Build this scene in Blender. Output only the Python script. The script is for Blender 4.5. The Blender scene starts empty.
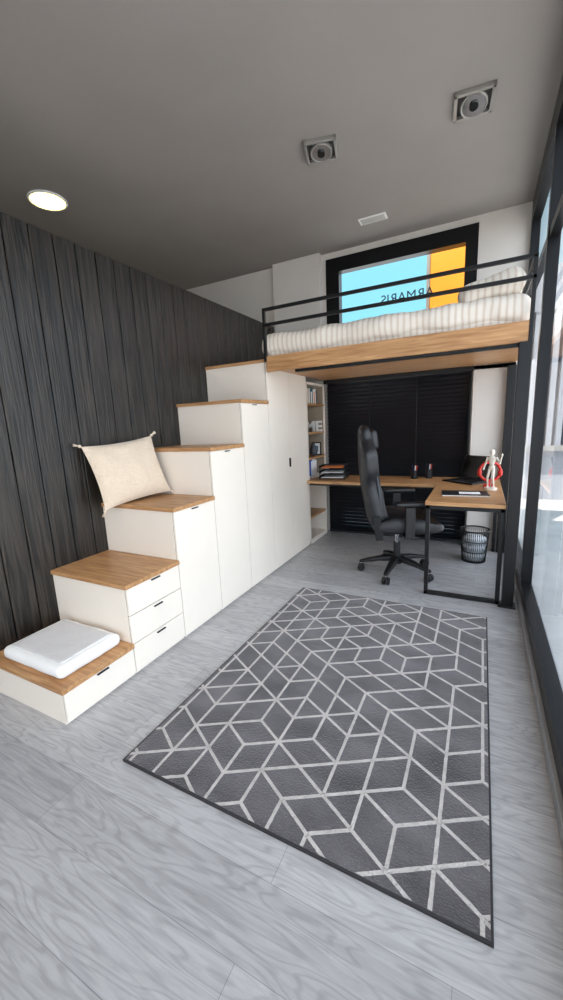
import bpy, math, random
from mathutils import Vector, Matrix, noise
random.seed(7)
scn=bpy.context.scene
COL=scn.collection

# ------------------------------------------------------------------ materials
def new_mat(name):
    m=bpy.data.materials.new(name); m.use_nodes=True
    nt=m.node_tree; b=nt.nodes.get("Principled BSDF")
    return m,nt,b
def srgb(r,g,b):
    f=lambda c:(c/255/12.92) if c/255<=0.04045 else ((c/255+0.055)/1.055)**2.4
    return (f(r),f(g),f(b),1)
def mat(name,c,rough=0.5,metal=0.0,var=0.0,scale=8,bump=0.0,bscale=60,stretch=(1,1,1),spec=0.5,sheen=0,detail=6):
    m,nt,b=new_mat(name)
    b.inputs["Base Color"].default_value=c
    b.inputs["Roughness"].default_value=rough
    b.inputs["Metallic"].default_value=metal
    b.inputs["Specular IOR Level"].default_value=spec
    if sheen: b.inputs["Sheen Weight"].default_value=sheen
    tc=nt.nodes.new("ShaderNodeTexCoord"); mp=nt.nodes.new("ShaderNodeMapping")
    mp.inputs["Scale"].default_value=stretch
    nt.links.new(tc.outputs["Object"],mp.inputs[0])
    if var>0:
        n=nt.nodes.new("ShaderNodeTexNoise"); n.inputs["Scale"].default_value=scale; n.inputs["Detail"].default_value=detail
        nt.links.new(mp.outputs[0],n.inputs["Vector"])
        r=nt.nodes.new("ShaderNodeValToRGB")
        r.color_ramp.elements[0].position=0.3; r.color_ramp.elements[1].position=0.7
        r.color_ramp.elements[0].color=(c[0]*(1-var),c[1]*(1-var),c[2]*(1-var),1)
        r.color_ramp.elements[1].color=(min(1,c[0]*(1+var)),min(1,c[1]*(1+var)),min(1,c[2]*(1+var)),1)
        nt.links.new(n.outputs["Fac"],r.inputs[0]); nt.links.new(r.outputs[0],b.inputs["Base Color"])
    if bump>0:
        n2=nt.nodes.new("ShaderNodeTexNoise"); n2.inputs["Scale"].default_value=bscale; n2.inputs["Detail"].default_value=4
        nt.links.new(mp.outputs[0],n2.inputs["Vector"])
        bp=nt.nodes.new("ShaderNodeBump"); bp.inputs["Strength"].default_value=bump; bp.inputs["Distance"].default_value=0.01
        nt.links.new(n2.outputs["Fac"],bp.inputs["Height"]); nt.links.new(bp.outputs[0],b.inputs["Normal"])
    return m
def emis(name,c,s):
    m,nt,b=new_mat(name)
    b.inputs["Base Color"].default_value=c
    b.inputs["Emission Color"].default_value=c; b.inputs["Emission Strength"].default_value=s
    return m
def wood(name,c1,c2,axis='X',rough=0.45,scale=3.0):
    m,nt,b=new_mat(name)
    tc=nt.nodes.new("ShaderNodeTexCoord"); mp=nt.nodes.new("ShaderNodeMapping")
    s=[14,14,14]; s['XYZ'.index(axis)]=1.2
    mp.inputs["Scale"].default_value=s
    nt.links.new(tc.outputs["Object"],mp.inputs[0])
    n=nt.nodes.new("ShaderNodeTexNoise"); n.inputs["Scale"].default_value=scale; n.inputs["Detail"].default_value=8; n.inputs["Distortion"].default_value=0.6
    nt.links.new(mp.outputs[0],n.inputs["Vector"])
    r=nt.nodes.new("ShaderNodeValToRGB"); r.color_ramp.elements[0].position=0.32; r.color_ramp.elements[1].position=0.68
    r.color_ramp.elements[0].color=c1; r.color_ramp.elements[1].color=c2
    nt.links.new(n.outputs["Fac"],r.inputs[0]); nt.links.new(r.outputs[0],b.inputs["Base Color"])
    b.inputs["Roughness"].default_value=rough
    return m

M_white=mat("white_laminate",srgb(240,229,216),0.4,var=0.015,scale=3)
M_whitewall=mat("wall_paint_white",srgb(216,210,204),0.85,var=0.03,scale=2,bump=0.15,bscale=180)
M_ceil=mat("ceiling_paint_grey",srgb(154,149,145),0.9,var=0.05,scale=1.2,bump=0.1,bscale=120)
M_oak=wood("oak_laminate",srgb(162,114,72),srgb(202,156,108),'X',0.4)
M_oaky=wood("oak_laminate_long",srgb(162,114,72),srgb(202,156,108),'X',0.4)
M_black=mat("black_metal",srgb(22,22,24),0.4,0.3,var=0.1)
M_frame=mat("black_aluminium",srgb(16,17,20),0.35,0.4,var=0.1)
M_plastic=mat("black_plastic",srgb(20,20,23),0.45,var=0.1)
M_leather=mat("black_leatherette",srgb(24,25,29),0.38,var=0.12,scale=20,bump=0.25,bscale=160)
M_greyfab=mat("grey_leatherette",srgb(66,68,74),0.5,var=0.1,bump=0.2,bscale=150)
M_chrome=mat("chrome",srgb(190,190,195),0.2,1.0)
M_groove=mat("dark_gap",srgb(60,56,50),0.8)
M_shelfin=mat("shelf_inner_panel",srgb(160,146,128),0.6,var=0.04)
M_blind=mat("black_blind_slat",srgb(26,26,31),0.28,var=0.1)
M_cush=mat("white_quilt",srgb(236,234,232),0.9,var=0.02,bump=0.3,bscale=45,sheen=0.3)
M_cushtop=mat("quilt_top",srgb(214,212,213),0.95,var=0.03,bump=0.5,bscale=30)
M_pillow=mat("cream_textile",srgb(222,202,180),0.95,var=0.04,scale=40,bump=0.9,bscale=90,sheen=0.3)
M_tassel=mat("cream_tassel",srgb(226,208,186),0.95,bump=0.6,bscale=200)
M_paper=mat("paper_white",srgb(240,240,238),0.8)
M_blue=mat("book_blue",srgb(40,90,175),0.5); M_orange=mat("book_orange",srgb(225,120,50),0.5)
M_red=mat("red_plastic",srgb(200,45,35),0.4); M_teal=mat("book_teal",srgb(40,120,140),0.5)
M_bag=mat("bag_white_plastic",srgb(215,220,226),0.35,bump=0.8,bscale=22)
M_mann=mat("mannequin_white",srgb(232,222,208),0.5)
M_yellow=mat("sign_yellow",srgb(228,148,22),0.5)
M_pave=mat("pavement",srgb(190,189,188),0.9,var=0.1,scale=3)
M_facade=mat("facade",srgb(158,162,170),0.8,var=0.05)
M_facdark=mat("facade_gap",srgb(70,76,88),0.8)
M_curb=mat("curb_grey",srgb(150,152,156),0.6,var=0.05)
M_steel=mat("brushed_aluminium",srgb(165,162,158),0.4,0.6)
M_lampglow=emis("lamp_glow",srgb(255,230,130),6)
M_screen=mat("screen_glass",srgb(12,13,16),0.12)
M_letter=mat("letter_vinyl",srgb(50,70,84),0.6)

# black planks
m,nt,b=new_mat("black_stained_plank"); M_plank=m
tc=nt.nodes.new("ShaderNodeTexCoord"); mp=nt.nodes.new("ShaderNodeMapping"); mp.inputs["Scale"].default_value=(10,22,1.1)
nt.links.new(tc.outputs["Object"],mp.inputs[0])
n=nt.nodes.new("ShaderNodeTexNoise"); n.inputs["Scale"].default_value=1.7; n.inputs["Detail"].default_value=9; n.inputs["Distortion"].default_value=1.2
nt.links.new(mp.outputs[0],n.inputs["Vector"])
r=nt.nodes.new("ShaderNodeValToRGB"); r.color_ramp.elements[0].position=0.38; r.color_ramp.elements[1].position=0.66
r.color_ramp.elements[0].color=srgb(9,8,7); r.color_ramp.elements[1].color=srgb(54,47,41)
nt.links.new(n.outputs["Fac"],r.inputs[0]); nt.links.new(r.outputs[0],b.inputs["Base Color"])
b.inputs["Roughness"].default_value=0.40
bp=nt.nodes.new("ShaderNodeBump"); bp.inputs["Strength"].default_value=0.7; bp.inputs["Distance"].default_value=0.01
nt.links.new(n.outputs["Fac"],bp.inputs["Height"]); nt.links.new(bp.outputs[0],b.inputs["Normal"])

# floor planks
m,nt,b=new_mat("grey_laminate_floor"); M_floor=m
tc=nt.nodes.new("ShaderNodeTexCoord")
br=nt.nodes.new("ShaderNodeTexBrick"); br.offset=0.37
br.inputs["Scale"].default_value=1.0; br.inputs["Mortar Size"].default_value=0.001; br.inputs["Mortar Smooth"].default_value=0.2
br.inputs["Brick Width"].default_value=1.6; br.inputs["Row Height"].default_value=0.23
br.inputs["Color1"].default_value=srgb(170,169,171); br.inputs["Color2"].default_value=srgb(186,185,187); br.inputs["Mortar"].default_value=srgb(136,136,139)
br.inputs["Bias"].default_value=0.0
nt.links.new(tc.outputs["Object"],br.inputs["Vector"])
mp=nt.nodes.new("ShaderNodeMapping"); mp.inputs["Scale"].default_value=(2.2,26,1)
nt.links.new(tc.outputs["Object"],mp.inputs[0])
n=nt.nodes.new("ShaderNodeTexNoise"); n.inputs["Scale"].default_value=2.0; n.inputs["Detail"].default_value=10; n.inputs["Roughness"].default_value=0.65; n.inputs["Distortion"].default_value=0.8
nt.links.new(mp.outputs[0],n.inputs["Vector"])
mp2=nt.nodes.new("ShaderNodeMapping"); mp2.inputs["Scale"].default_value=(0.9,6,1)
nt.links.new(tc.outputs["Object"],mp2.inputs[0])
n3=nt.nodes.new("ShaderNodeTexNoise"); n3.inputs["Scale"].default_value=1.3; n3.inputs["Detail"].default_value=2; n3.inputs["Distortion"].default_value=0.3
nt.links.new(mp2.outputs[0],n3.inputs["Vector"])
ma=nt.nodes.new("ShaderNodeMath"); ma.operation='MULTIPLY'; ma.inputs[1].default_value=90
nt.links.new(n3.outputs["Fac"],ma.inputs[0])
ms=nt.nodes.new("ShaderNodeMath"); ms.operation='SINE'; nt.links.new(ma.outputs[0],ms.inputs[0])
r3=nt.nodes.new("ShaderNodeValToRGB"); r3.color_ramp.elements[0].position=0.0; r3.color_ramp.elements[0].color=(0.70,0.70,0.70,1)
r3.color_ramp.elements[1].position=0.4; r3.color_ramp.elements[1].color=(1,1,1,1)
mr=nt.nodes.new("ShaderNodeMapRange"); mr.inputs[1].default_value=-1; mr.inputs[2].default_value=1
nt.links.new(ms.outputs[0],mr.inputs[0]); nt.links.new(mr.outputs[0],r3.inputs[0])
r=nt.nodes.new("ShaderNodeValToRGB"); r.color_ramp.elements[0].position=0.3; r.color_ramp.elements[1].position=0.62
r.color_ramp.elements[0].color=(0.75,0.75,0.75,1); r.color_ramp.elements[1].color=(1,1,1,1)
nt.links.new(n.outputs["Fac"],r.inputs[0])
mx=nt.nodes.new("ShaderNodeMixRGB"); mx.blend_type='MULTIPLY'; mx.inputs[0].default_value=1
nt.links.new(br.outputs["Color"],mx.inputs[1]); nt.links.new(r.outputs[0],mx.inputs[2])
mx2=nt.nodes.new("ShaderNodeMixRGB"); mx2.blend_type='MULTIPLY'; mx2.inputs[0].default_value=0.48
nt.links.new(mx.outputs[0],mx2.inputs[1]); nt.links.new(r3.outputs[0],mx2.inputs[2])
nt.links.new(mx2.outputs[0],b.inputs["Base Color"]); b.inputs["Roughness"].default_value=0.27

# rug materials
M_rug=mat("rug_grey_pile",srgb(86,82,86),0.95,var=0.5,scale=3.2,bump=1.0,bscale=90,stretch=(1,1.6,1),sheen=0.3,detail=9)
M_rugline=mat("rug_light_pile",srgb(192,186,184),0.95,var=0.14,scale=25,bump=0.9,bscale=110)
M_rugedge=mat("rug_edge",srgb(50,48,50),0.95)

# glass (single pane surfaces)
m,nt,b=new_mat("window_glass"); M_glass=m
nt.nodes.remove(b); out=nt.nodes["Material Output"]
tr=nt.nodes.new("ShaderNodeBsdfTransparent"); gl=nt.nodes.new("ShaderNodeBsdfGlossy"); gl.inputs["Roughness"].default_value=0.01
fr=nt.nodes.new("ShaderNodeFresnel"); fr.inputs["IOR"].default_value=1.7
mix=nt.nodes.new("ShaderNodeMixShader")
nt.links.new(fr.outputs[0],mix.inputs[0]); nt.links.new(tr.outputs[0],mix.inputs[1]); nt.links.new(gl.outputs[0],mix.inputs[2]); nt.links.new(mix.outputs[0],out.inputs[0])

# striped bedding
m,nt,b=new_mat("striped_bedding"); M_strip=m
tc=nt.nodes.new("ShaderNodeTexCoord"); sx=nt.nodes.new("ShaderNodeSeparateXYZ"); nt.links.new(tc.outputs["Object"],sx.inputs[0])
nz=nt.nodes.new("ShaderNodeTexNoise"); nz.inputs["Scale"].default_value=4; nt.links.new(tc.outputs["Object"],nz.inputs["Vector"])
ad=nt.nodes.new("ShaderNodeMath"); ad.operation='MULTIPLY_ADD'; ad.inputs[1].default_value=0.04
nt.links.new(nz.outputs["Fac"],ad.inputs[0]); nt.links.new(sx.outputs["X"],ad.inputs[2])
ma=nt.nodes.new("ShaderNodeMath"); ma.operation='MULTIPLY'; ma.inputs[1].default_value=2*math.pi/0.05; nt.links.new(ad.outputs[0],ma.inputs[0])
ms=nt.nodes.new("ShaderNodeMath"); ms.operation='SINE'; nt.links.new(ma.outputs[0],ms.inputs[0])
r=nt.nodes.new("ShaderNodeValToRGB"); e=r.color_ramp.elements
e[0].position=0.1; e[0].color=srgb(214,199,184); e[1].position=0.5; e[1].color=srgb(232,223,212)
mr=nt.nodes.new("ShaderNodeMapRange"); mr.inputs[1].default_value=-1; mr.inputs[2].default_value=1
nt.links.new(ms.outputs[0],mr.inputs[0]); nt.links.new(mr.outputs[0],r.inputs[0]); nt.links.new(r.outputs[0],b.inputs["Base Color"]); b.inputs["Roughness"].default_value=0.95

# ------------------------------------------------------------------ mesh builder
class MB:
    def __init__(s): s.v=[];s.f=[];s.mi=[];s.sm=[];s.mats=[];s.T=Matrix.Identity(4)
    def m(s,mt):
        if mt not in s.mats: s.mats.append(mt)
        return s.mats.index(mt)
    def add(s,vs,fs,mt,smooth=False):
        o=len(s.v); s.v+= [tuple(s.T@Vector(p)) for p in vs]; k=s.m(mt)
        for f in fs: s.f.append([i+o for i in f]); s.mi.append(k); s.sm.append(smooth)
    def box(s,x0,x1,y0,y1,z0,z1,mt,M=None):
        vs=[(x0,y0,z0),(x1,y0,z0),(x1,y1,z0),(x0,y1,z0),(x0,y0,z1),(x1,y0,z1),(x1,y1,z1),(x0,y1,z1)]
        if M: vs=[tuple(M@Vector(p)) for p in vs]
        s.add(vs,[(3,2,1,0),(4,5,6,7),(0,1,5,4),(1,2,6,5),(2,3,7,6),(3,0,4,7)],mt)
    def cyl(s,p0,p1,r0,mt,r1=None,n=16,caps=True):
        p0=Vector(p0);p1=Vector(p1); r1=r0 if r1 is None else r1
        d=(p1-p0).normalized(); a=d.orthogonal().normalized(); b=d.cross(a)
        vs=[];fs=[]
        for p,r in((p0,r0),(p1,r1)):
            for i in range(n):
                t=2*math.pi*i/n; vs.append(tuple(p+(a*math.cos(t)+b*math.sin(t))*r))
        s.add(vs,[(i,(i+1)%n,n+(i+1)%n,n+i) for i in range(n)],mt,True)
        if caps: s.add(vs,[tuple(reversed(range(n))),tuple(range(n,2*n))],mt)
    def loft(s,rings,mt,caps=True):
        n=len(rings[0]); vs=[tuple(p) for r in rings for p in r]; fs=[]
        for k in range(len(rings)-1):
            for i in range(n):
                a=k*n+i;b=k*n+(i+1)%n; fs.append((a,b,b+n,a+n))
        if caps: fs.append(tuple(reversed(range(n)))); fs.append(tuple(range((len(rings)-1)*n,len(rings)*n)))
        s.add(vs,fs,mt,True)
    def ell(s,c,r,mt,n=14):
        rings=[]
        for k in range(1,n):
            t=math.pi*k/n
            rings.append([(c[0]+r[0]*math.sin(t)*math.cos(2*math.pi*i/n),c[1]+r[1]*math.sin(t)*math.sin(2*math.pi*i/n),c[2]-r[2]*math.cos(t)) for i in range(n)])
        s.loft(rings,mt)
    def torus(s,c,R,r,mt,ax=(0,0,1),a0=0,a1=2*math.pi,n=28,m=8):
        ax=Vector(ax).normalized();u=ax.orthogonal().normalized();w=ax.cross(u);c=Vector(c);rings=[]
        for i in range(n+1):
            t=a0+(a1-a0)*i/n; d=u*math.cos(t)+w*math.sin(t)
            rings.append([tuple(c+d*R+(d*math.cos(2*math.pi*j/m)+ax*math.sin(2*math.pi*j/m))*r) for j in range(m)])
        s.loft(rings,mt)
    def soft(s,c,h,rad,mt,seg=14,amp=0.0,fr=3,M=None,seed=0,stretch=None):
        cnt=[max(2,int(seg*h[i]/max(h))) for i in range(3)]
        def emit(ax,sg):
            a,b=[i for i in range(3) if i!=ax]
            na,nb=cnt[a],cnt[b]; vs=[];fs=[]
            for i in range(na+1):
                for j in range(nb+1):
                    p=[0,0,0];p[ax]=sg*h[ax]; p[a]=-h[a]+2*h[a]*i/na; p[b]=-h[b]+2*h[b]*j/nb
                    rr=min(rad,*h)
                    q=[max(-(h[k]-rr),min(h[k]-rr,p[k])) for k in range(3)]
                    d=Vector(p)-Vector(q)
                    dn=d.normalized()
                    pt=Vector(q)+dn*rr
                    if amp: 
                        nn=noise.noise(Vector(c)+pt*fr+Vector((seed,0,0)))+.5*noise.noise(Vector(c)+pt*fr*2.3+Vector((seed,5,0)))
                        pt=pt+dn*amp*nn
                    pt=(M@pt if M else pt)+Vector(c); vs.append(tuple(pt))
            for i in range(na):
                for j in range(nb):
                    q=(i*(nb+1)+j,(i+1)*(nb+1)+j,(i+1)*(nb+1)+j+1,i*(nb+1)+j+1)
                    flip=(sg>0)==(ax==1)
                    fs.append(tuple(reversed(q)) if flip else q)
            s.add(vs,fs,mt,True)
        for ax in range(3):
            for sg in(-1,1): emit(ax,sg)
    def done(s,name,bevel=0,loc=None,rot=0,scale=1,seg=2):
        me=bpy.data.meshes.new(name); me.from_pydata(s.v,[],s.f)
        for mt in s.mats: me.materials.append(mt)
        for p,k,sm in zip(me.polygons,s.mi,s.sm): p.material_index=k; p.use_smooth=sm
        me.update()
        o=bpy.data.objects.new(name,me); COL.objects.link(o)
        if loc: o.location=loc
        o.rotation_euler=(0,0,rot); o.scale=(scale,)*3
        if bevel:
            bv=o.modifiers.new("bevel",'BEVEL'); bv.width=bevel; bv.segments=seg; bv.limit_method='ANGLE'; bv.angle_limit=math.radians(50)
        return o

XS=-1.98; XL=-2.74; YB=5.35; ZC=3.8; XR=0.38; YF=-1.6; XLL=-6.0; ZP=2.985
# ------------------------------------------------------------------ shell
b=MB(); b.box(XLL,XR,YF,YB,-0.06,0,M_floor); b.done("floor")
b=MB(); b.box(XLL,XR+.1,YF-.1,YB+.15,ZC,ZC+.2,M_ceil); b.done("ceiling")
b=MB()
b.box(XLL,-1.96,YB,YB+.15,0,ZC,M_whitewall); b.box(-0.14,XR,YB,YB+.15,0,ZC,M_whitewall); b.box(-1.96,-0.14,YB,YB+.15,3.72,ZC,M_whitewall)
b.done("wall_back")
b=MB(); b.box(-0.12,XR-.03,YB-.2,YB,0,2.18,M_whitewall); b.done("wall_pilaster_right",0.004)
b=MB(); b.box(-2.72,-2.02,YB-.1,YB,2.2,ZC,M_whitewall); b.done("wall_pilaster_left",0.004)
b=MB(); b.box(XLL-.1,XLL,YF,YB+.15,0,ZC,M_whitewall); b.done("wall_far_left")
b=MB(); b.box(XLL,-3.4,YF-.1,YF,0,ZC,M_whitewall); b.box(-3.4,XR,YF-.1,YF,2.7,ZC,M_whitewall); b.box(-3.4,XR,YF-.1,YF,0,.2,M_whitewall); b.done("wall_front")
b=MB()
for x in (-3.4,-1.55,XR-.06): b.box(x,x+.06,YF-.08,YF-.02,.2,2.7,M_frame)
for z in (.2,2.64): b.box(-3.4,XR,YF-.08,YF-.02,z,z+.06,M_frame)
gy=YF-.05
b.add([(-3.36,gy,.24),(XR-.02,gy,.24),(XR-.02,gy,2.66),(-3.36,gy,2.66)],[(3,2,1,0)],M_glass); b.done("window_3")
# panelled partition
b=MB()
b.box(XL-.12,XL-.022,YF,YB-.1,0,ZP,M_plank)
y=YF; PW=.17
while y<YB-.12:
    y1=min(y+PW,YB-.1)
    b.box(XL-.022,XL,y+.004,y1-.004,0,ZP,M_plank); y+=PW
b.done("wall_left",0.003,seg=1)

# right glazed wall
b=MB(); b.box(XR-.04,XR+.1,YF,YB,0,.07,M_curb); b.done("trim_1",0.005)
b=MB()
b.box(XR-.02,XR+.06,YF,YB,.07,.17,M_frame)
b.box(XR-.02,XR+.06,YF,YB,ZC-.22,ZC,M_frame)
b.box(XR-.01,XR+.05,YF,YB,2.86,2.93,M_frame)
for y in (YF,.1,3.72,YB-.08):
    b.box(XR-.02,XR+.06,y,y+.07,.17,ZC-.22,M_frame)
gx=XR+.02
b.add([(gx,YF+.02,.15),(gx,YB-.02,.15),(gx,YB-.02,ZC-.2),(gx,YF+.02,ZC-.2)],[(3,2,1,0)],M_glass)
b.done("window_2")

# back window
b=MB()
b.box(-1.96,-1.78,YB-.02,YB+.1,0,3.72,M_frame); b.box(-.27,-.14,YB-.02,YB+.1,0,3.72,M_frame)
b.box(-1.78,-.27,YB-.02,YB+.1,3.55,3.72,M_frame); b.box(-1.78,-.27,YB,YB+.1,2.66,2.78,M_frame); b.box(-1.78,-.27,YB,YB+.1,0,.1,M_frame)
gy=YB+.055
b.add([(-1.79,gy,.09),(-.26,gy,.09),(-.26,gy,3.56),(-1.79,gy,3.56)],[(0,1,2,3)],M_glass)
b.done("window_1")
b=MB()
b.box(-1.95,-.16,YB-.115,YB-.05,2.2,2.27,M_blind)
z=.06
while z<2.19:
    mm=Matrix.Translation((0,YB-.08,z))@Matrix.Rotation(math.radians(-62),4,'X')
    b.box(-1.95,-.16,-.031,.031,-.0014,.0014,M_blind,mm); z+=.05
for x in (-1.35,-.75): b.box(x-.003,x+.003,YB-.112,YB-.111,.05,2.2,M_plastic)
b.box(-1.95,-.16,YB-.1,YB-.06,.02,.05,M_blind)
b.done("venetian_blind")

cu=bpy.data.curves.new("sign_lettering",'FONT'); cu.body="ARMARIS"; cu.size=.16; cu.extrude=.001
o=bpy.data.objects.new("window_lettering",cu); COL.objects.link(o); o.location=(-.60,YB+.045,3.06); o.rotation_euler=(math.pi/2,0,0); o.scale=(-1,1,1); cu.materials.append(M_letter)

# exterior
b=MB(); b.box(-30,30,-30,30,-.12,-.07,M_pave); b.done("street_pavement")
b=MB(); b.box(.55,9,9.0,9.3,-.07,4.2,M_facade); b.box(.6,9,8.9,9.0,1.0,3.4,M_facdark)
for i in range(56): b.box(.62+i*.15,.71+i*.15,8.82,8.9,1.0,3.4,M_facade)
b.box(.5,9,8.8,9,3.4,3.6,M_facade); b.box(.5,9,8.8,9,.9,1.0,M_steel)
b.done("neighbour_building",0)
b=MB(); b.box(-.72,.45,YB+.6,YB+.68,2.5,4.6,M_yellow); b.box(-.76,-.72,YB+.58,YB+.7,2.4,4.7,M_steel); b.box(-.05,.05,YB+.68,YB+.76,-.07,4.6,M_steel); b.done("yellow_street_sign")

# ------------------------------------------------------------------ ceiling fixtures
def spot(name,x,y,rot,tilt):
    b=MB(); h=.13
    for (x0,x1,y0,y1) in ((-h,h,-h,-h+.022),(-h,h,h-.022,h),(-h,-h+.022,-h,h),(h-.022,h,-h,h)):
        b.box(x0,x1,y0,y1,-.03,0,M_steel)
    b.box(-h+.02,h-.02,-h+.02,h-.02,-.006,0,M_plastic)
    b.T=Matrix.Translation((0,0,-.008))@Matrix.Rotation(tilt,4,'X')
    b.cyl((0,0,.005),(0,0,-.03),.09,M_steel,n=32); b.torus((0,0,-.03),.082,.008,M_steel)
    b.cyl((0,0,-.03),(0,0,-.033),.076,M_chrome,n=28); b.cyl((0,0,-.033),(0,0,-.045),.03,M_screen,n=20)
    return b.done(name,0.003,loc=(x,y,ZC-.001),rot=rot)
spot("ceiling_spotlight",-1.28,3.43,.25,-.2)
spot("ceiling_spotlight",-.165,3.54,.1,-.35)
b=MB(); b.torus((0,0,-.004),.16,.012,M_paper); b.cyl((0,0,-.010),(0,0,0),.152,M_lampglow,n=32); b.done("round_downlight",loc=(-3.79,2.73,ZC-.002))
b=MB(); b.box(-.15,.15,-.07,.07,-.012,0,M_paper)
for i in range(6): b.box(-.13,.13,-.055+i*.02,-.047+i*.02,-.016,-.012,M_steel)
b.done("ceiling_vent",0.002,loc=(-1.19,4.77,ZC),rot=.02)

# ------------------------------------------------------------------ storage staircase
Y=[1.10,1.59,2.08,2.57,3.08,3.59]; ZT=[.23,.64,1.04,1.445,1.85,2.26]
b=MB(); xw=XL+.002
ye=Y+[4.59]
for k in range(6):
    y0,y1=ye[k],ye[k+1]; zt=ZT[k]-.03
    b.box(xw,XS-.018,y0+.012,y1,0,zt,M_white)
    b.box(xw,XS-.02,y0,y0+.016,(ZT[k-1] if k else 0),zt,M_white)
    b.box(xw,XS+.012,y0-.012,y1,zt,ZT[k],M_oak)
    b.box(XS-.019,XS-.016,y0+.004,y1,0.02,zt-.002,M_groove)
g=.003
def front(y0,y1,z0,z1): b.box(XS-.016,XS,y0+g,y1-g,z0+g,z1-g,M_white)
front(Y[0]-.0,Y[1],.015,ZT[0]-.03)
for a,c in ((.02,.22),(.22,.42),(.42,ZT[1]-.03)): front(Y[1],Y[2],a,c)
for k in (2,3,4): front(Y[k],Y[k+1],.02,ZT[k]-.03)
front(Y[5],4.09,.02,ZT[5]-.03); front(4.09,4.59,.02,ZT[5]-.03)
for z in (.205,.405,ZT[1]-.04): b.box(XS,XS+.012,1.80,1.88,z-.010,z-.002,M_black)
b.box(XS,XS+.012,1.31,1.39,ZT[0]-.05,ZT[0]-.042,M_black)
for k in (2,3,4): b.box(XS,XS+.012,ye[k]+.2,ye[k]+.27,ZT[k]-.05,ZT[k]-.042,M_black)
b.box(XS,XS+.018,4.035,4.05,1.12,1.22,M_black)
b.done("storage_staircase",0.0025)
# open shelf unit
b=MB(); y0,y1=4.60,YB-.12
b.box(xw,xw+.02,y0,y1,0,2.12,M_white)
b.box(xw,XS,y0,y0+.02,0,2.12,M_white); b.box(xw,XS,y1-.02,y1,0,2.12,M_white); b.box(xw,XS,y0,y1,2.09,2.12,M_white)
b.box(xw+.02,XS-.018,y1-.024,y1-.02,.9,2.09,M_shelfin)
b.box(xw,XS,y0,y1,0,.06,M_white)
for z in (.37,1.16,1.49,1.86): b.box(xw+.02,XS-.005,y0+.02,y1-.024,z-.025,z,M_oak)
b.done("open_shelf_unit",0.002)
b=MB(); yy=4.70
for i,(w,h,mt) in enumerate([(.035,.20,M_blue),(.03,.22,M_blue),(.04,.20,M_blue),(.03,.19,M_orange),(.035,.21,M_paper),(.03,.2,M_blue)]):
    b.box(XS-.20,XS-.01,yy,yy+w-.003,.917,.917+h,mt); b.box(XS-.195,XS-.006,yy+.004,yy+w-.007,.922,.912+h,M_paper); yy+=w
b.done("row_of_books",0.0015)
b=MB(); yy=4.75
for i in range(8):
    b.box(XS-.22,XS-.03,yy,yy+.03,1.862,2.05-.02*(i%3),[M_white,M_greyfab,M_paper,M_teal,M_white,M_orange,M_paper,M_greyfab][i]); yy+=.033
b.done("shelf_books",0.0015)
b=MB()
b.loft([[(r_*math.cos(2*math.pi*i/20),r_*math.sin(2*math.pi*i/20),z_) for i in range(20)] for r_,z_ in ((.03,0),(.05,.03),(.055,.08),(.035,.13),(.022,.16),(.03,.18))],M_greyfab)
b.done("ceramic_vase",loc=(XS-.09,5.0,1.162))
b=MB()
b.box(-.07,.07,-.006,.006,0,.18,M_black); b.box(-.055,.055,-.008,-.006,.015,.165,M_paper); b.box(-.03,.03,-.0085,-.008,.05,.13,M_teal); b.box(-.01,.01,0,.06,0,.004,M_black)
b.done("picture_frame",0.001,loc=(XS-.1,5.13,1.162))
cu=bpy.data.curves.new("home",'FONT'); cu.body="HOME"; cu.size=.20; cu.extrude=.012; cu.offset=.006; cu.align_x='RIGHT'
o=bpy.data.objects.new("home_letter_sign",cu); COL.objects.link(o); o.location=(XS-.005,5.12,1.493); o.rotation_euler=(math.pi/2,0,0); cu.materials.append(M_paper)

# ------------------------------------------------------------------ loft bed
b=MB(); YN=3.56; ZB=2.28
x0,x1=-1.96,.30
b.box(x0,x1,YN,YN+.03,ZB-.15,ZB,M_oaky)
b.box(x0,x1,YN+.03,YB-.13,ZB-.11,ZB-.05,M_oaky)
b.box(x0,x1,YB-.13,YB-.12,ZB-.15,ZB,M_oaky)
b.box(x0+.3,x1,YN+.03,YN+.08,ZB-.175,ZB-.11,M_black); b.box(x0,x1,YB-.2,YB-.15,ZB-.16,ZB-.11,M_black)
t=.028
b.box(x0-.02,x1,YN-.005,YN-.005+t,2.70,2.70+t,M_black); b.box(x0-.02,x1,YN-.005,YN-.005+t,2.56,2.56+t,M_black)
b.box(x0-.02,x0-.02+t,YN-.005,YN-.005+t,ZB-.05,2.72,M_black)
b.box(x1-t,x1,YN-.005,YN-.005+t,ZB-.15,2.72,M_black)
b.box(x1-t,x1,YN,YB-.22,2.70,2.70+t,M_black); b.box(x1-t,x1,YN,YB-.22,2.56,2.56+t,M_black); b.box(x1-t,x1,YB-.25,YB-.22,ZB-.1,2.72,M_black)
b.box(.215,.30,YN-.03,YN+.06,0,ZB-.15,M_black)
b.box(.215,.30,YB-.30,YB-.21,0,ZB-.15,M_black)
b.box(.19,.32,YN-.04,YN+.08,0,.012,M_black)
b.done("loft_bed_frame",0.003)
b=MB()
b.soft((-.87,4.42,2.335),(1.13,.80,.09),.05,M_strip,seg=60,amp=.006,fr=5)
b.soft((-.88,4.39,2.395),(1.17,.80,.11),.09,M_strip,seg=110,amp=.018,fr=4,seed=3)
b.done("striped_mattress_and_duvet")
for i,(y,z) in enumerate(((3.98,2.58),(4.75,2.58))):
    b=MB(); b.soft((.0,y,z),(.24,.34,.09),.085,M_strip,seg=30,amp=.02,fr=6,M=Matrix.Rotation(-.2,3,'Y'),seed=i*5); b.done("bed_pillow")

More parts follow.
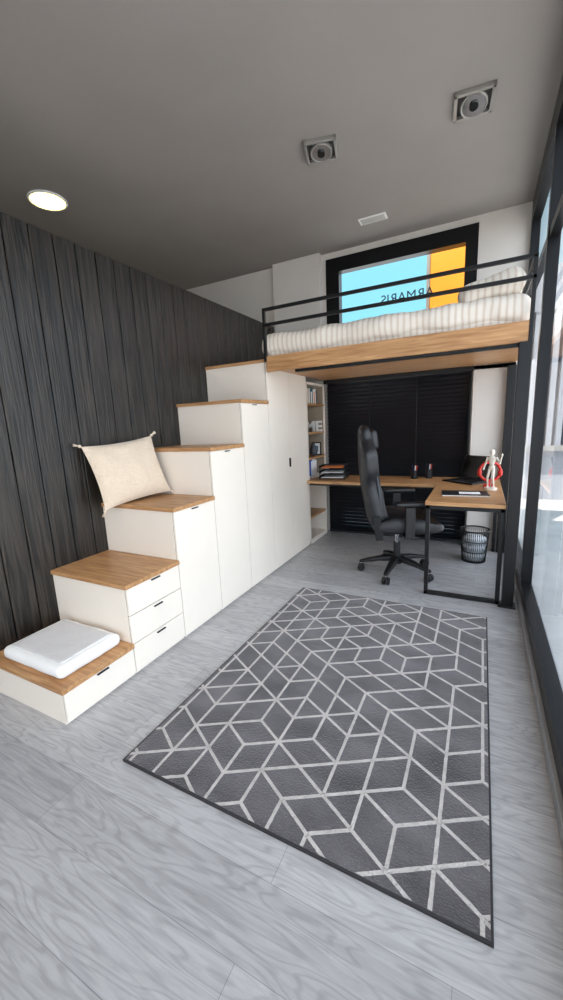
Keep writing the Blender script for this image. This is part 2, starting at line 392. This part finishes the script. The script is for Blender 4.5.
# ------------------------------------------------------------------ desk
b=MB(); zd=.88
b.box(XS+.002,.205,4.52,YB-.21,zd-.035,zd,M_oak)
b.box(-.42,.205,3.56,4.52,zd-.035,zd,M_oak)
t=.035
for yy in (3.57,):
    b.box(-.415,-.415+t,yy,yy+t,0,zd-.035,M_black); b.box(.165,.165+t,yy,yy+t,0,zd-.035,M_black); b.box(-.415,.2,yy,yy+t,0,t,M_black); b.box(-.415,.2,yy,yy+t,zd-.035-t,zd-.035,M_black)
b.box(-.415,-.38,3.57,4.7,zd-.035-t,zd-.035,M_black); b.box(XS+.005,-.38,4.6,4.63,zd-.07,zd-.035,M_black)
b.box(.165,.2,5.05,5.085,0,zd-.035,M_black)
b.done("l_shaped_desk",0.003)

b=MB()
for i in range(3):
    z=zd+.02+i*.065
    b.box(-.17,.17,-.12,.12,z,z+.004,M_plastic); b.box(-.17,-.165,-.12,.12,z,z+.03,M_plastic); b.box(.165,.17,-.12,.12,z,z+.03,M_plastic); b.box(-.17,.17,.115,.12,z,z+.03,M_plastic)
    b.box(-.14,.14,-.11,.1,z+.004,z+.012,M_paper if i!=2 else M_orange)
for x in (-.16,.16):
    for y in (-.11,.11): b.cyl((x,y,zd),(x,y,zd+.19),.005,M_black,n=8)
b.done("letter_tray",loc=(-1.70,4.78,0),rot=.1)
def cup(name,x,y,r,h,mt):
    b=MB(); b.cyl((0,0,0),(0,0,h),r,mt,n=20,caps=False); b.cyl((0,0,0),(0,0,.006),r,mt,n=20); b.torus((0,0,h),r,.002,mt)
    for i,mm in enumerate((M_red,M_orange,M_blue,M_black,M_paper)):
        a=i*1.3; b.cyl((.01*math.cos(a),.01*math.sin(a),.005),(r*.8*math.cos(a),r*.8*math.sin(a),h+.06),.005,mm,n=8)
    b.done(name,loc=(x,y,zd))
cup("pen_cup",-.72,4.95,.04,.1,M_black); cup("pen_cup",-.56,5.02,.042,.11,M_plastic)
b=MB()
b.box(-.2,.2,-.14,.14,.004,.02,M_plastic); b.box(-.17,.17,-.04,.11,.02,.0225,M_screen)
for i in range(5):
    for j in range(12): b.box(-.165+j*.0277,-.142+j*.0277,-.025+i*.026,-.003+i*.026,.0225,.025,M_black)
b.box(-.05,.05,-.12,-.055,.02,.021,M_greyfab)
mm=Matrix.Translation((0,.14,.02))@Matrix.Rotation(math.radians(-18),4,'X')
b.box(-.2,.2,-.006,.006,0,.27,M_plastic,mm); b.box(-.185,.185,-.008,-.006,.02,.255,M_screen,mm)
b.done("laptop",0.002,loc=(-.14,4.76,zd),rot=math.radians(-38))
b=MB(); b.box(-.2,.2,-.13,.13,0,.008,M_paper); b.box(-.2,.2,-.13,.13,.008,.011,M_plastic); b.box(-.05,.13,-.07,.05,.011,.0115,M_paper); b.done("magazine",0.001,loc=(-.12,4.0,zd+.001),rot=.12)
b=MB()
b.cyl((0,0,0),(0,0,.02),.055,M_mann,n=24); b.cyl((0,0,.02),(0,0,.2),.004,M_steel,n=8)
b.ell((0,0,.21),(.028,.02,.025),M_mann); b.loft([[(w*math.cos(2*math.pi*i/12),d*math.sin(2*math.pi*i/12),z) for i in range(12)] for w,d,z in((.018,.013,.225),(.022,.016,.25),(.036,.02,.29),(.034,.018,.305),(.01,.01,.315))],M_mann)
b.ell((0,0,.35),(.02,.022,.03),M_mann); b.cyl((0,0,.31),(0,0,.33),.008,M_mann)
for sx,k in ((-1,(.06,-.03,.2)),(1,(.09,-.03,.33))):
    p=(sx*.04,0,.297);q=(sx*(.06+.01*sx),-.01,.25); e=(sx*k[0],k[1],k[2])
    b.ell(p,(.011,)*3,M_mann,8); b.cyl(p,q,.010,M_mann,.008,n=10); b.ell(q,(.009,)*3,M_mann,8); b.cyl(q,e,.008,M_mann,.006,n=10); b.ell(e,(.009,.007,.016),M_mann,8)
    h=(sx*.016,0,.2); kn=(sx*.024,-.03,.115); f=(sx*.026,.005,.03)
    b.cyl(h,kn,.013,M_mann,.010,n=10); b.ell(kn,(.011,)*3,M_mann,8); b.cyl(kn,f,.010,M_mann,.006,n=10); b.ell((f[0],f[1]-.012,f[2]-.003),(.009,.022,.008),M_mann,8)
b.done("artist_mannequin",loc=(.10,4.3,zd),rot=-.3,scale=1.05)
b=MB(); b.torus((0,0,.16),.095,.014,M_red,ax=(0,1,0)); b.box(-.05,.05,-.04,.04,0,.03,M_red); b.cyl((0,0,.03),(0,0,.07),.012,M_red); b.ell((-.095,0,.15),(.022,.03,.045),M_red,10); b.ell((.095,0,.15),(.022,.03,.045),M_red,10)
b.done("red_headphones_on_stand",0.002,loc=(.09,4.47,zd),rot=.1)
b=MB(); R0,R1,H=.12,.15,.36
for i in range(44):
    a=2*math.pi*i/44
    for da in (.25,-.25):
        a2=a+da
        b.cyl((R0*math.cos(a),R0*math.sin(a),.005),(R1*math.cos(a2),R1*math.sin(a2),H),.0022,M_black,n=5,caps=False)
for z in (.005,.12,.24): b.torus((0,0,z),R0+(R1-R0)*z/H,.004,M_black,n=36,m=6)
b.torus((0,0,H),R1,.009,M_black,n=36); b.cyl((0,0,0),(0,0,.006),R0,M_black,n=30)
rings=[]
for k in range(9):
    z=.02+k*.035
    rings.append([((R0*.9+.02*k/9)*(1+.12*noise.noise(Vector((math.cos(2*math.pi*i/30)*3,math.sin(2*math.pi*i/30)*3,k*.9))))*math.cos(2*math.pi*i/30)*(1 if k<8 else .5),(R0*.9+.02*k/9)*math.sin(2*math.pi*i/30)*(1 if k<8 else .5),z) for i in range(30)])
b.loft(rings,M_bag)
b.done("wire_waste_bin",loc=(-.02,4.68,0))

# ------------------------------------------------------------------ gaming chair
b=MB()
for i in range(5):
    a=2*math.pi*i/5+.5; c,s=math.cos(a),math.sin(a)
    rings=[]
    for t,w,h,z in ((.03,.035,.04,.14),(.16,.028,.03,.125),(.3,.02,.02,.095),(.325,.015,.015,.09)):
        rings.append([(c*t-s*w*dx,s*t+c*w*dx,z+h*dz*.6) for dx,dz in ((-1,-1),(1,-1),(1,.6),(.6,1),(-.6,1),(-1,.6))])
    b.loft(rings,M_plastic)
    px,py=c*.31,s*.31
    b.cyl((px,py,.05),(px,py,.1),.009,M_steel,n=8)
    for q in (-1,1): b.cyl((px-s*q*.008,py+c*q*.008,.032),(px-s*q*.028,py+c*q*.028,.032),.031,M_plastic,n=18)
    b.box(-.02,.02,-.012,.012,-.012,.012,M_plastic,Matrix.Translation((px,py,.058))@Matrix.Rotation(a,4,'Z'))
b.cyl((0,0,.09),(0,0,.17),.045,M_plastic,.04,n=20); b.cyl((0,0,.16),(0,0,.28),.03,M_plastic,n=18); b.cyl((0,0,.26),(0,0,.40),.018,M_chrome,n=16)
b.T=Matrix.Translation((.04,0,0))
b.box(-.16,.12,-.1,.1,.385,.42,M_plastic); b.cyl((.02,-.1,.40),(.05,-.27,.39),.007,M_black,n=8)
rings=[]
def seatring(x,w,zb,zt,bol):
    pts=[]
    prof=[(-1,.15),(-1,.7),(-.93,1),(-.78,1.0),(-.62,.62),(-.3,.55),(0,.53),(.3,.55),(.62,.62),(.78,1.0),(.93,1),(1,.7),(1,.15),(.85,0),(0,-.05),(-.85,0)]
    for u,v in prof:
        z=zb+(zt-zb)*v
        if v>=.99: z=zb+(zt-zb)*(.6+bol)
        pts.append((x,u*w,z))
    return pts
for x,w,zb,zt,bo in ((-.26,.20,.44,.48,.1),(-.24,.25,.42,.53,.2),(-.1,.27,.415,.55,.45),(.1,.275,.415,.55,.42),(.2,.27,.42,.545,.2),(.26,.255,.425,.535,.02),(.29,.22,.44,.5,0)):
    rings.append(seatring(x,w,zb,zt,bo))
b.loft(rings,M_leather)
def wv(v):
    P=[(0,.20),(.08,.24),(.25,.235),(.42,.225),(.6,.275),(.72,.285),(.8,.235),(.86,.17),(.95,.165),(1,.12)]
    for (a,c),(d,e) in zip(P,P[1:]):
        if a<=v<=d: 
            q=(v-a)/(d-a); q=q*q*(3-2*q); return c+(e-c)*q
    return P[-1][1]
rings=[];tilt=math.radians(7)
NV=26
for k in range(NV+1):
    v=k/NV; w=wv(v); th=.055*(1-.35*v)*(1 if 0<k<NV else .4); bol=.05*(1-max(0,v-.72)/.28) if v>.05 else .02
    h=.84*v; curve=-.03*math.sin(v*math.pi)
    ring=[]
    for u,f in ((-1,0),(-.97,.9),(-.85,1.0+bol/th),(-.72,.9+bol/th*.7),(-.58,.75),(-.25,.7),(.25,.7),(.58,.75),(.72,.9+bol/th*.7),(.85,1.0+bol/th),(.97,.9),(1,0),(.9,-.7),(.4,-1),(-.4,-1),(-.9,-.7)):
        x=f*th+curve; z=h
        ring.append((-.23+x*math.cos(tilt)-z*math.sin(tilt),u*w,.47+z*math.cos(tilt)+x*math.sin(tilt)))
    rings.append(ring)
b.loft(rings,M_leather)
BT=Matrix.Translation((-.19,0,.47))@Matrix.Rotation(-tilt,4,'Y')
b.T=BT
b.soft((.06,0,.71),(.04,.14,.085),.038,M_leather,seg=16); b.soft((.05,0,.22),(.04,.15,.09),.038,M_leather,seg=16)
for sy in (-1,1):
    b.box(.04,.052,sy*.215-.006,sy*.215+.006,.1,.6,M_greyfab)
    b.box(-.03,.03,sy*.245-.008,sy*.245+.008,-.1,.1,M_black)
b.T=Matrix.Translation((.04,0,0))
for sy in (-1,1):
    b.box(-.04,.06,min(sy*.15,sy*.34),max(sy*.15,sy*.34),.405,.425,M_plastic)
    b.box(-.03,.04,sy*.33-.015,sy*.33+.015,.41,.66,M_plastic)
    b.soft((.03,sy*.325,.685),(.14,.045,.018),.017,M_plastic,seg=14)
b.done("gaming_chair",0.003,loc=(-.745,4.02,0),rot=math.radians(20),scale=1.2)

# ------------------------------------------------------------------ rug with woven pattern (lozenge tiling)
b=MB(); rx0,rx1,ry0,ry1=-1.495,.10,1.07,3.26; zt=.014
b.box(rx0,rx1,ry0,ry1,0.001,zt,M_rug)
e=.008
for (a,c,d,f) in ((rx0-e,rx0,ry0-e,ry1+e),(rx1,rx1+e,ry0-e,ry1+e),(rx0,rx1,ry0-e,ry0),(rx0,rx1,ry1,ry1+e)): b.box(a,c,d,f,.001,zt-.001,M_rugedge)
def polyclip(P):
    for ax,lim,sg in ((0,rx0+.001,1),(0,rx1-.001,-1),(1,ry0+.001,1),(1,ry1-.001,-1)):
        Q=[]
        for i in range(len(P)):
            a,c=P[i],P[(i+1)%len(P)]; da=(a[ax]-lim)*sg; dc=(c[ax]-lim)*sg
            if da>=0: Q.append(a)
            if (da>=0)!=(dc>=0):
                t_=da/(da-dc); Q.append((a[0]+t_*(c[0]-a[0]),a[1]+t_*(c[1]-a[1])))
        P=Q
        if len(P)<3: return None
    return P
def prism(P,z):
    P=polyclip(P)
    if not P: return
    n_=len(P)
    b.add([(x,y,zt-.001) for x,y in P]+[(x,y,z) for x,y in P],[tuple(range(n_,2*n_))]+[(i,(i+1)%n_,n_+(i+1)%n_,n_+i) for i in range(n_)],M_rugline)
def line(p,q,w=.0072):
    # hand-woven look: slightly wavy edges along each segment
    p,q=Vector(p),Vector(q); d=(q-p); L=d.length; d.normalize(); nr=Vector((-d.y,d.x)); K=9
    up=[];dn=[]
    for k in range(K+1):
        c_=p+d*(L*k/K); s1=.0016*noise.noise(Vector((c_.x*60,c_.y*60,1))); s2=.0016*noise.noise(Vector((c_.x*60,c_.y*60,7)))
        up.append(tuple(c_+nr*(w+s1))); dn.append(tuple(c_-nr*(w+s2)))
    for k in range(K): prism([dn[k],dn[k+1],up[k+1],up[k]],zt+.0016)
A=.178; Hh=A*math.sqrt(3)/2
def lat(i,j): return (rx0+ i*Hh+.03, ry0+ (j+(i%2)*.5)*A+.05)
rr=random.Random(5)
NI=int((rx1-rx0)/Hh)+2; NJ=int((ry1-ry0)/A)+3
tris=[]
for i in range(-2,NI):
    for j in range(-3,NJ+1):
        if i%2==0: tris+= [((i,j),(i,j+1),(i+1,j)),((i,j),(i+1,j-1),(i+1,j))]
        else: tris+= [((i,j),(i,j+1),(i+1,j+1)),((i,j),(i+1,j),(i+1,j+1))]
edges={}
for t_,T in enumerate(tris):
    for a_ in range(3):
        k_=tuple(sorted((T[a_],T[(a_+1)%3]))); edges.setdefault(k_,[]).append(t_)
ks=sorted(edges); rr.shuffle(ks); used=set(); drop=set()
for k_ in ks:
    if len(edges[k_])==2 and not (set(edges[k_])&used) and rr.random()<.82:
        used|=set(edges[k_]); drop.add(k_)
nodes=set()
for k_ in sorted(edges):
    if k_ not in drop:
        line(lat(*k_[0]),lat(*k_[1])); nodes|={k_[0],k_[1]}
for nd in sorted(nodes):
    x,y=lat(*nd)
    prism([(x+.0085*math.cos(2*math.pi*k/12),y+.0085*math.sin(2*math.pi*k/12)) for k in range(12)],zt+.0019)
b.done("geometric_rug")

# ------------------------------------------------------------------ step cushion & pillow
b=MB()
b.soft((-2.33,1.345,.272),(.29,.215,.040),.035,M_cush,seg=40,amp=.003,fr=8)
b.soft((-2.33,1.345,.309),(.245,.175,.010),.009,M_cushtop,seg=40,amp=.002,fr=9)
b.done("white_seat_cushion")
b=MB(); N=26; vs=[];fs=[]
def pil(u,v,s):
    prof=max(0,(1-abs(u)**3.0))**.6*max(0,(1-abs(v)**3.0))**.6
    px=.31*u*(1-.07*(1-v*v)*abs(u)**2); py=.255*v*(1-.07*(1-u*u)*abs(v)**2)
    w=.018*noise.noise(Vector((u*2.5,v*2.5,s*3)))*prof
    return (px,py,s*(.075*prof)+w)
for s in (1,-1):
    o0=len(vs)
    for i in range(N+1):
        for j in range(N+1): vs.append(pil(-1+2*i/N,-1+2*j/N,s))
    for i in range(N):
        for j in range(N):
            q=(o0+i*(N+1)+j,o0+(i+1)*(N+1)+j,o0+(i+1)*(N+1)+j+1,o0+i*(N+1)+j+1); fs.append(q if s>0 else tuple(reversed(q)))
e1=Vector((.10,.58,.05)).normalized(); up=Vector((-.16,.0,.49)); e3=e1.cross(up).normalized(); e2=e3.cross(e1)
b.T=Matrix.Translation((-2.55,2.23,1.29))@Matrix((e1,e2,e3)).transposed().to_4x4()
b.add(vs,fs,M_pillow,True)
for sx in (-1,1):
    for sy in (-1,1):
        c=Vector((sx*.31,sy*.255,0)); d=Vector((sx*.7,sy*.7-.3,0)).normalized()
        b.ell(tuple(c+d*.008),(.013,.013,.013),M_tassel,8)
        for k in range(7):
            dd=(d+Vector((random.uniform(-.3,.3),random.uniform(-.3,.3),random.uniform(-.1,.3)))).normalized()
            b.cyl(c+d*.012,c+d*.012+dd*.045,.004,M_tassel,.003,n=6)
b.done("tasselled_throw_pillow")

# ------------------------------------------------------------------ lights & world
w=bpy.data.worlds.new("World"); scn.world=w; w.use_nodes=True; nt=w.node_tree
bg=nt.nodes["Background"]; tc=nt.nodes.new("ShaderNodeTexCoord")
dp=nt.nodes.new("ShaderNodeVectorMath"); dp.operation='DOT_PRODUCT'; dp.inputs[1].default_value=(.92,-.38,.1)
nt.links.new(tc.outputs["Generated"],dp.inputs[0])
mr=nt.nodes.new("ShaderNodeMapRange"); mr.inputs[1].default_value=-1; mr.inputs[2].default_value=1
nt.links.new(dp.outputs["Value"],mr.inputs[0])
r=nt.nodes.new("ShaderNodeValToRGB"); e=r.color_ramp.elements
e[0].position=0.28; e[0].color=(.13,.34,.43,1); e[1].position=.95; e[1].color=(1.15,1.32,1.5,1)
k=e.new(.50); k.color=(.46,.52,.60,1)
nt.links.new(mr.outputs[0],r.inputs[0]); nt.links.new(r.outputs[0],bg.inputs[0]); bg.inputs[1].default_value=2.3
def area(name,loc,rot,sx_,sy_):
    l=bpy.data.lights.new(name,'AREA'); l.shape='RECTANGLE'; l.size=sx_; l.size_y=sy_
    l.cycles.is_portal=True
    o=bpy.data.objects.new(name,l); COL.objects.link(o); o.location=loc; o.rotation_euler=rot; return o
area("skylight_portal_right",(XR+.12,(YF+YB)/2,1.9),(0,math.radians(90),0),3.6,YB-YF)
area("skylight_portal_front",((-3.4+XR)/2,YF-.15,1.45),(math.radians(90),0,0),XR+3.4,2.5)
area("skylight_portal_back",(-1.02,YB+.2,3.1),(math.radians(-90),0,0),1.7,1.0)
l=bpy.data.lights.new("sun",'SUN'); l.energy=9; l.angle=.01; l.color=(1,.93,.84)
o=bpy.data.objects.new("sun",l); COL.objects.link(o); o.rotation_euler=Vector((-.2,-.42,1)).to_track_quat('Z','Y').to_euler()
def pt(name,loc,e_,c,rad=.1,typ='POINT'):
    l=bpy.data.lights.new(name,typ); l.energy=e_; l.color=c
    l.shadow_soft_size=rad
    if typ=='SPOT': l.spot_size=math.radians(140); l.spot_blend=.8
    o=bpy.data.objects.new(name,l); COL.objects.link(o); o.location=loc; return o
pt("downlight_lamp",(-3.79,2.73,ZC-.08),80,(1,.85,.6),.1,'SPOT')
pt("showroom_lamp",(-1.2,-.8,ZC-.15),120,(1,.82,.60),.2,'SPOT')

# ------------------------------------------------------------------ camera
X=Vector((756.5,-41,386)).normalized();Yv=Vector((201.5,84,-386)).normalized();Z=X.cross(Yv).normalized();X=Yv.cross(Z)
R=Matrix((X,Yv,Z))
c=bpy.data.cameras.new("camera");c.sensor_fit='VERTICAL';c.sensor_height=36;c.lens=36*386/1000;c.clip_start=.02
o=bpy.data.objects.new("camera",c);COL.objects.link(o);o.matrix_world=Matrix.Translation((0,0,1.6))@R.to_4x4();scn.camera=o
scn.view_settings.view_transform='Standard'
scn.view_settings.exposure=0.28
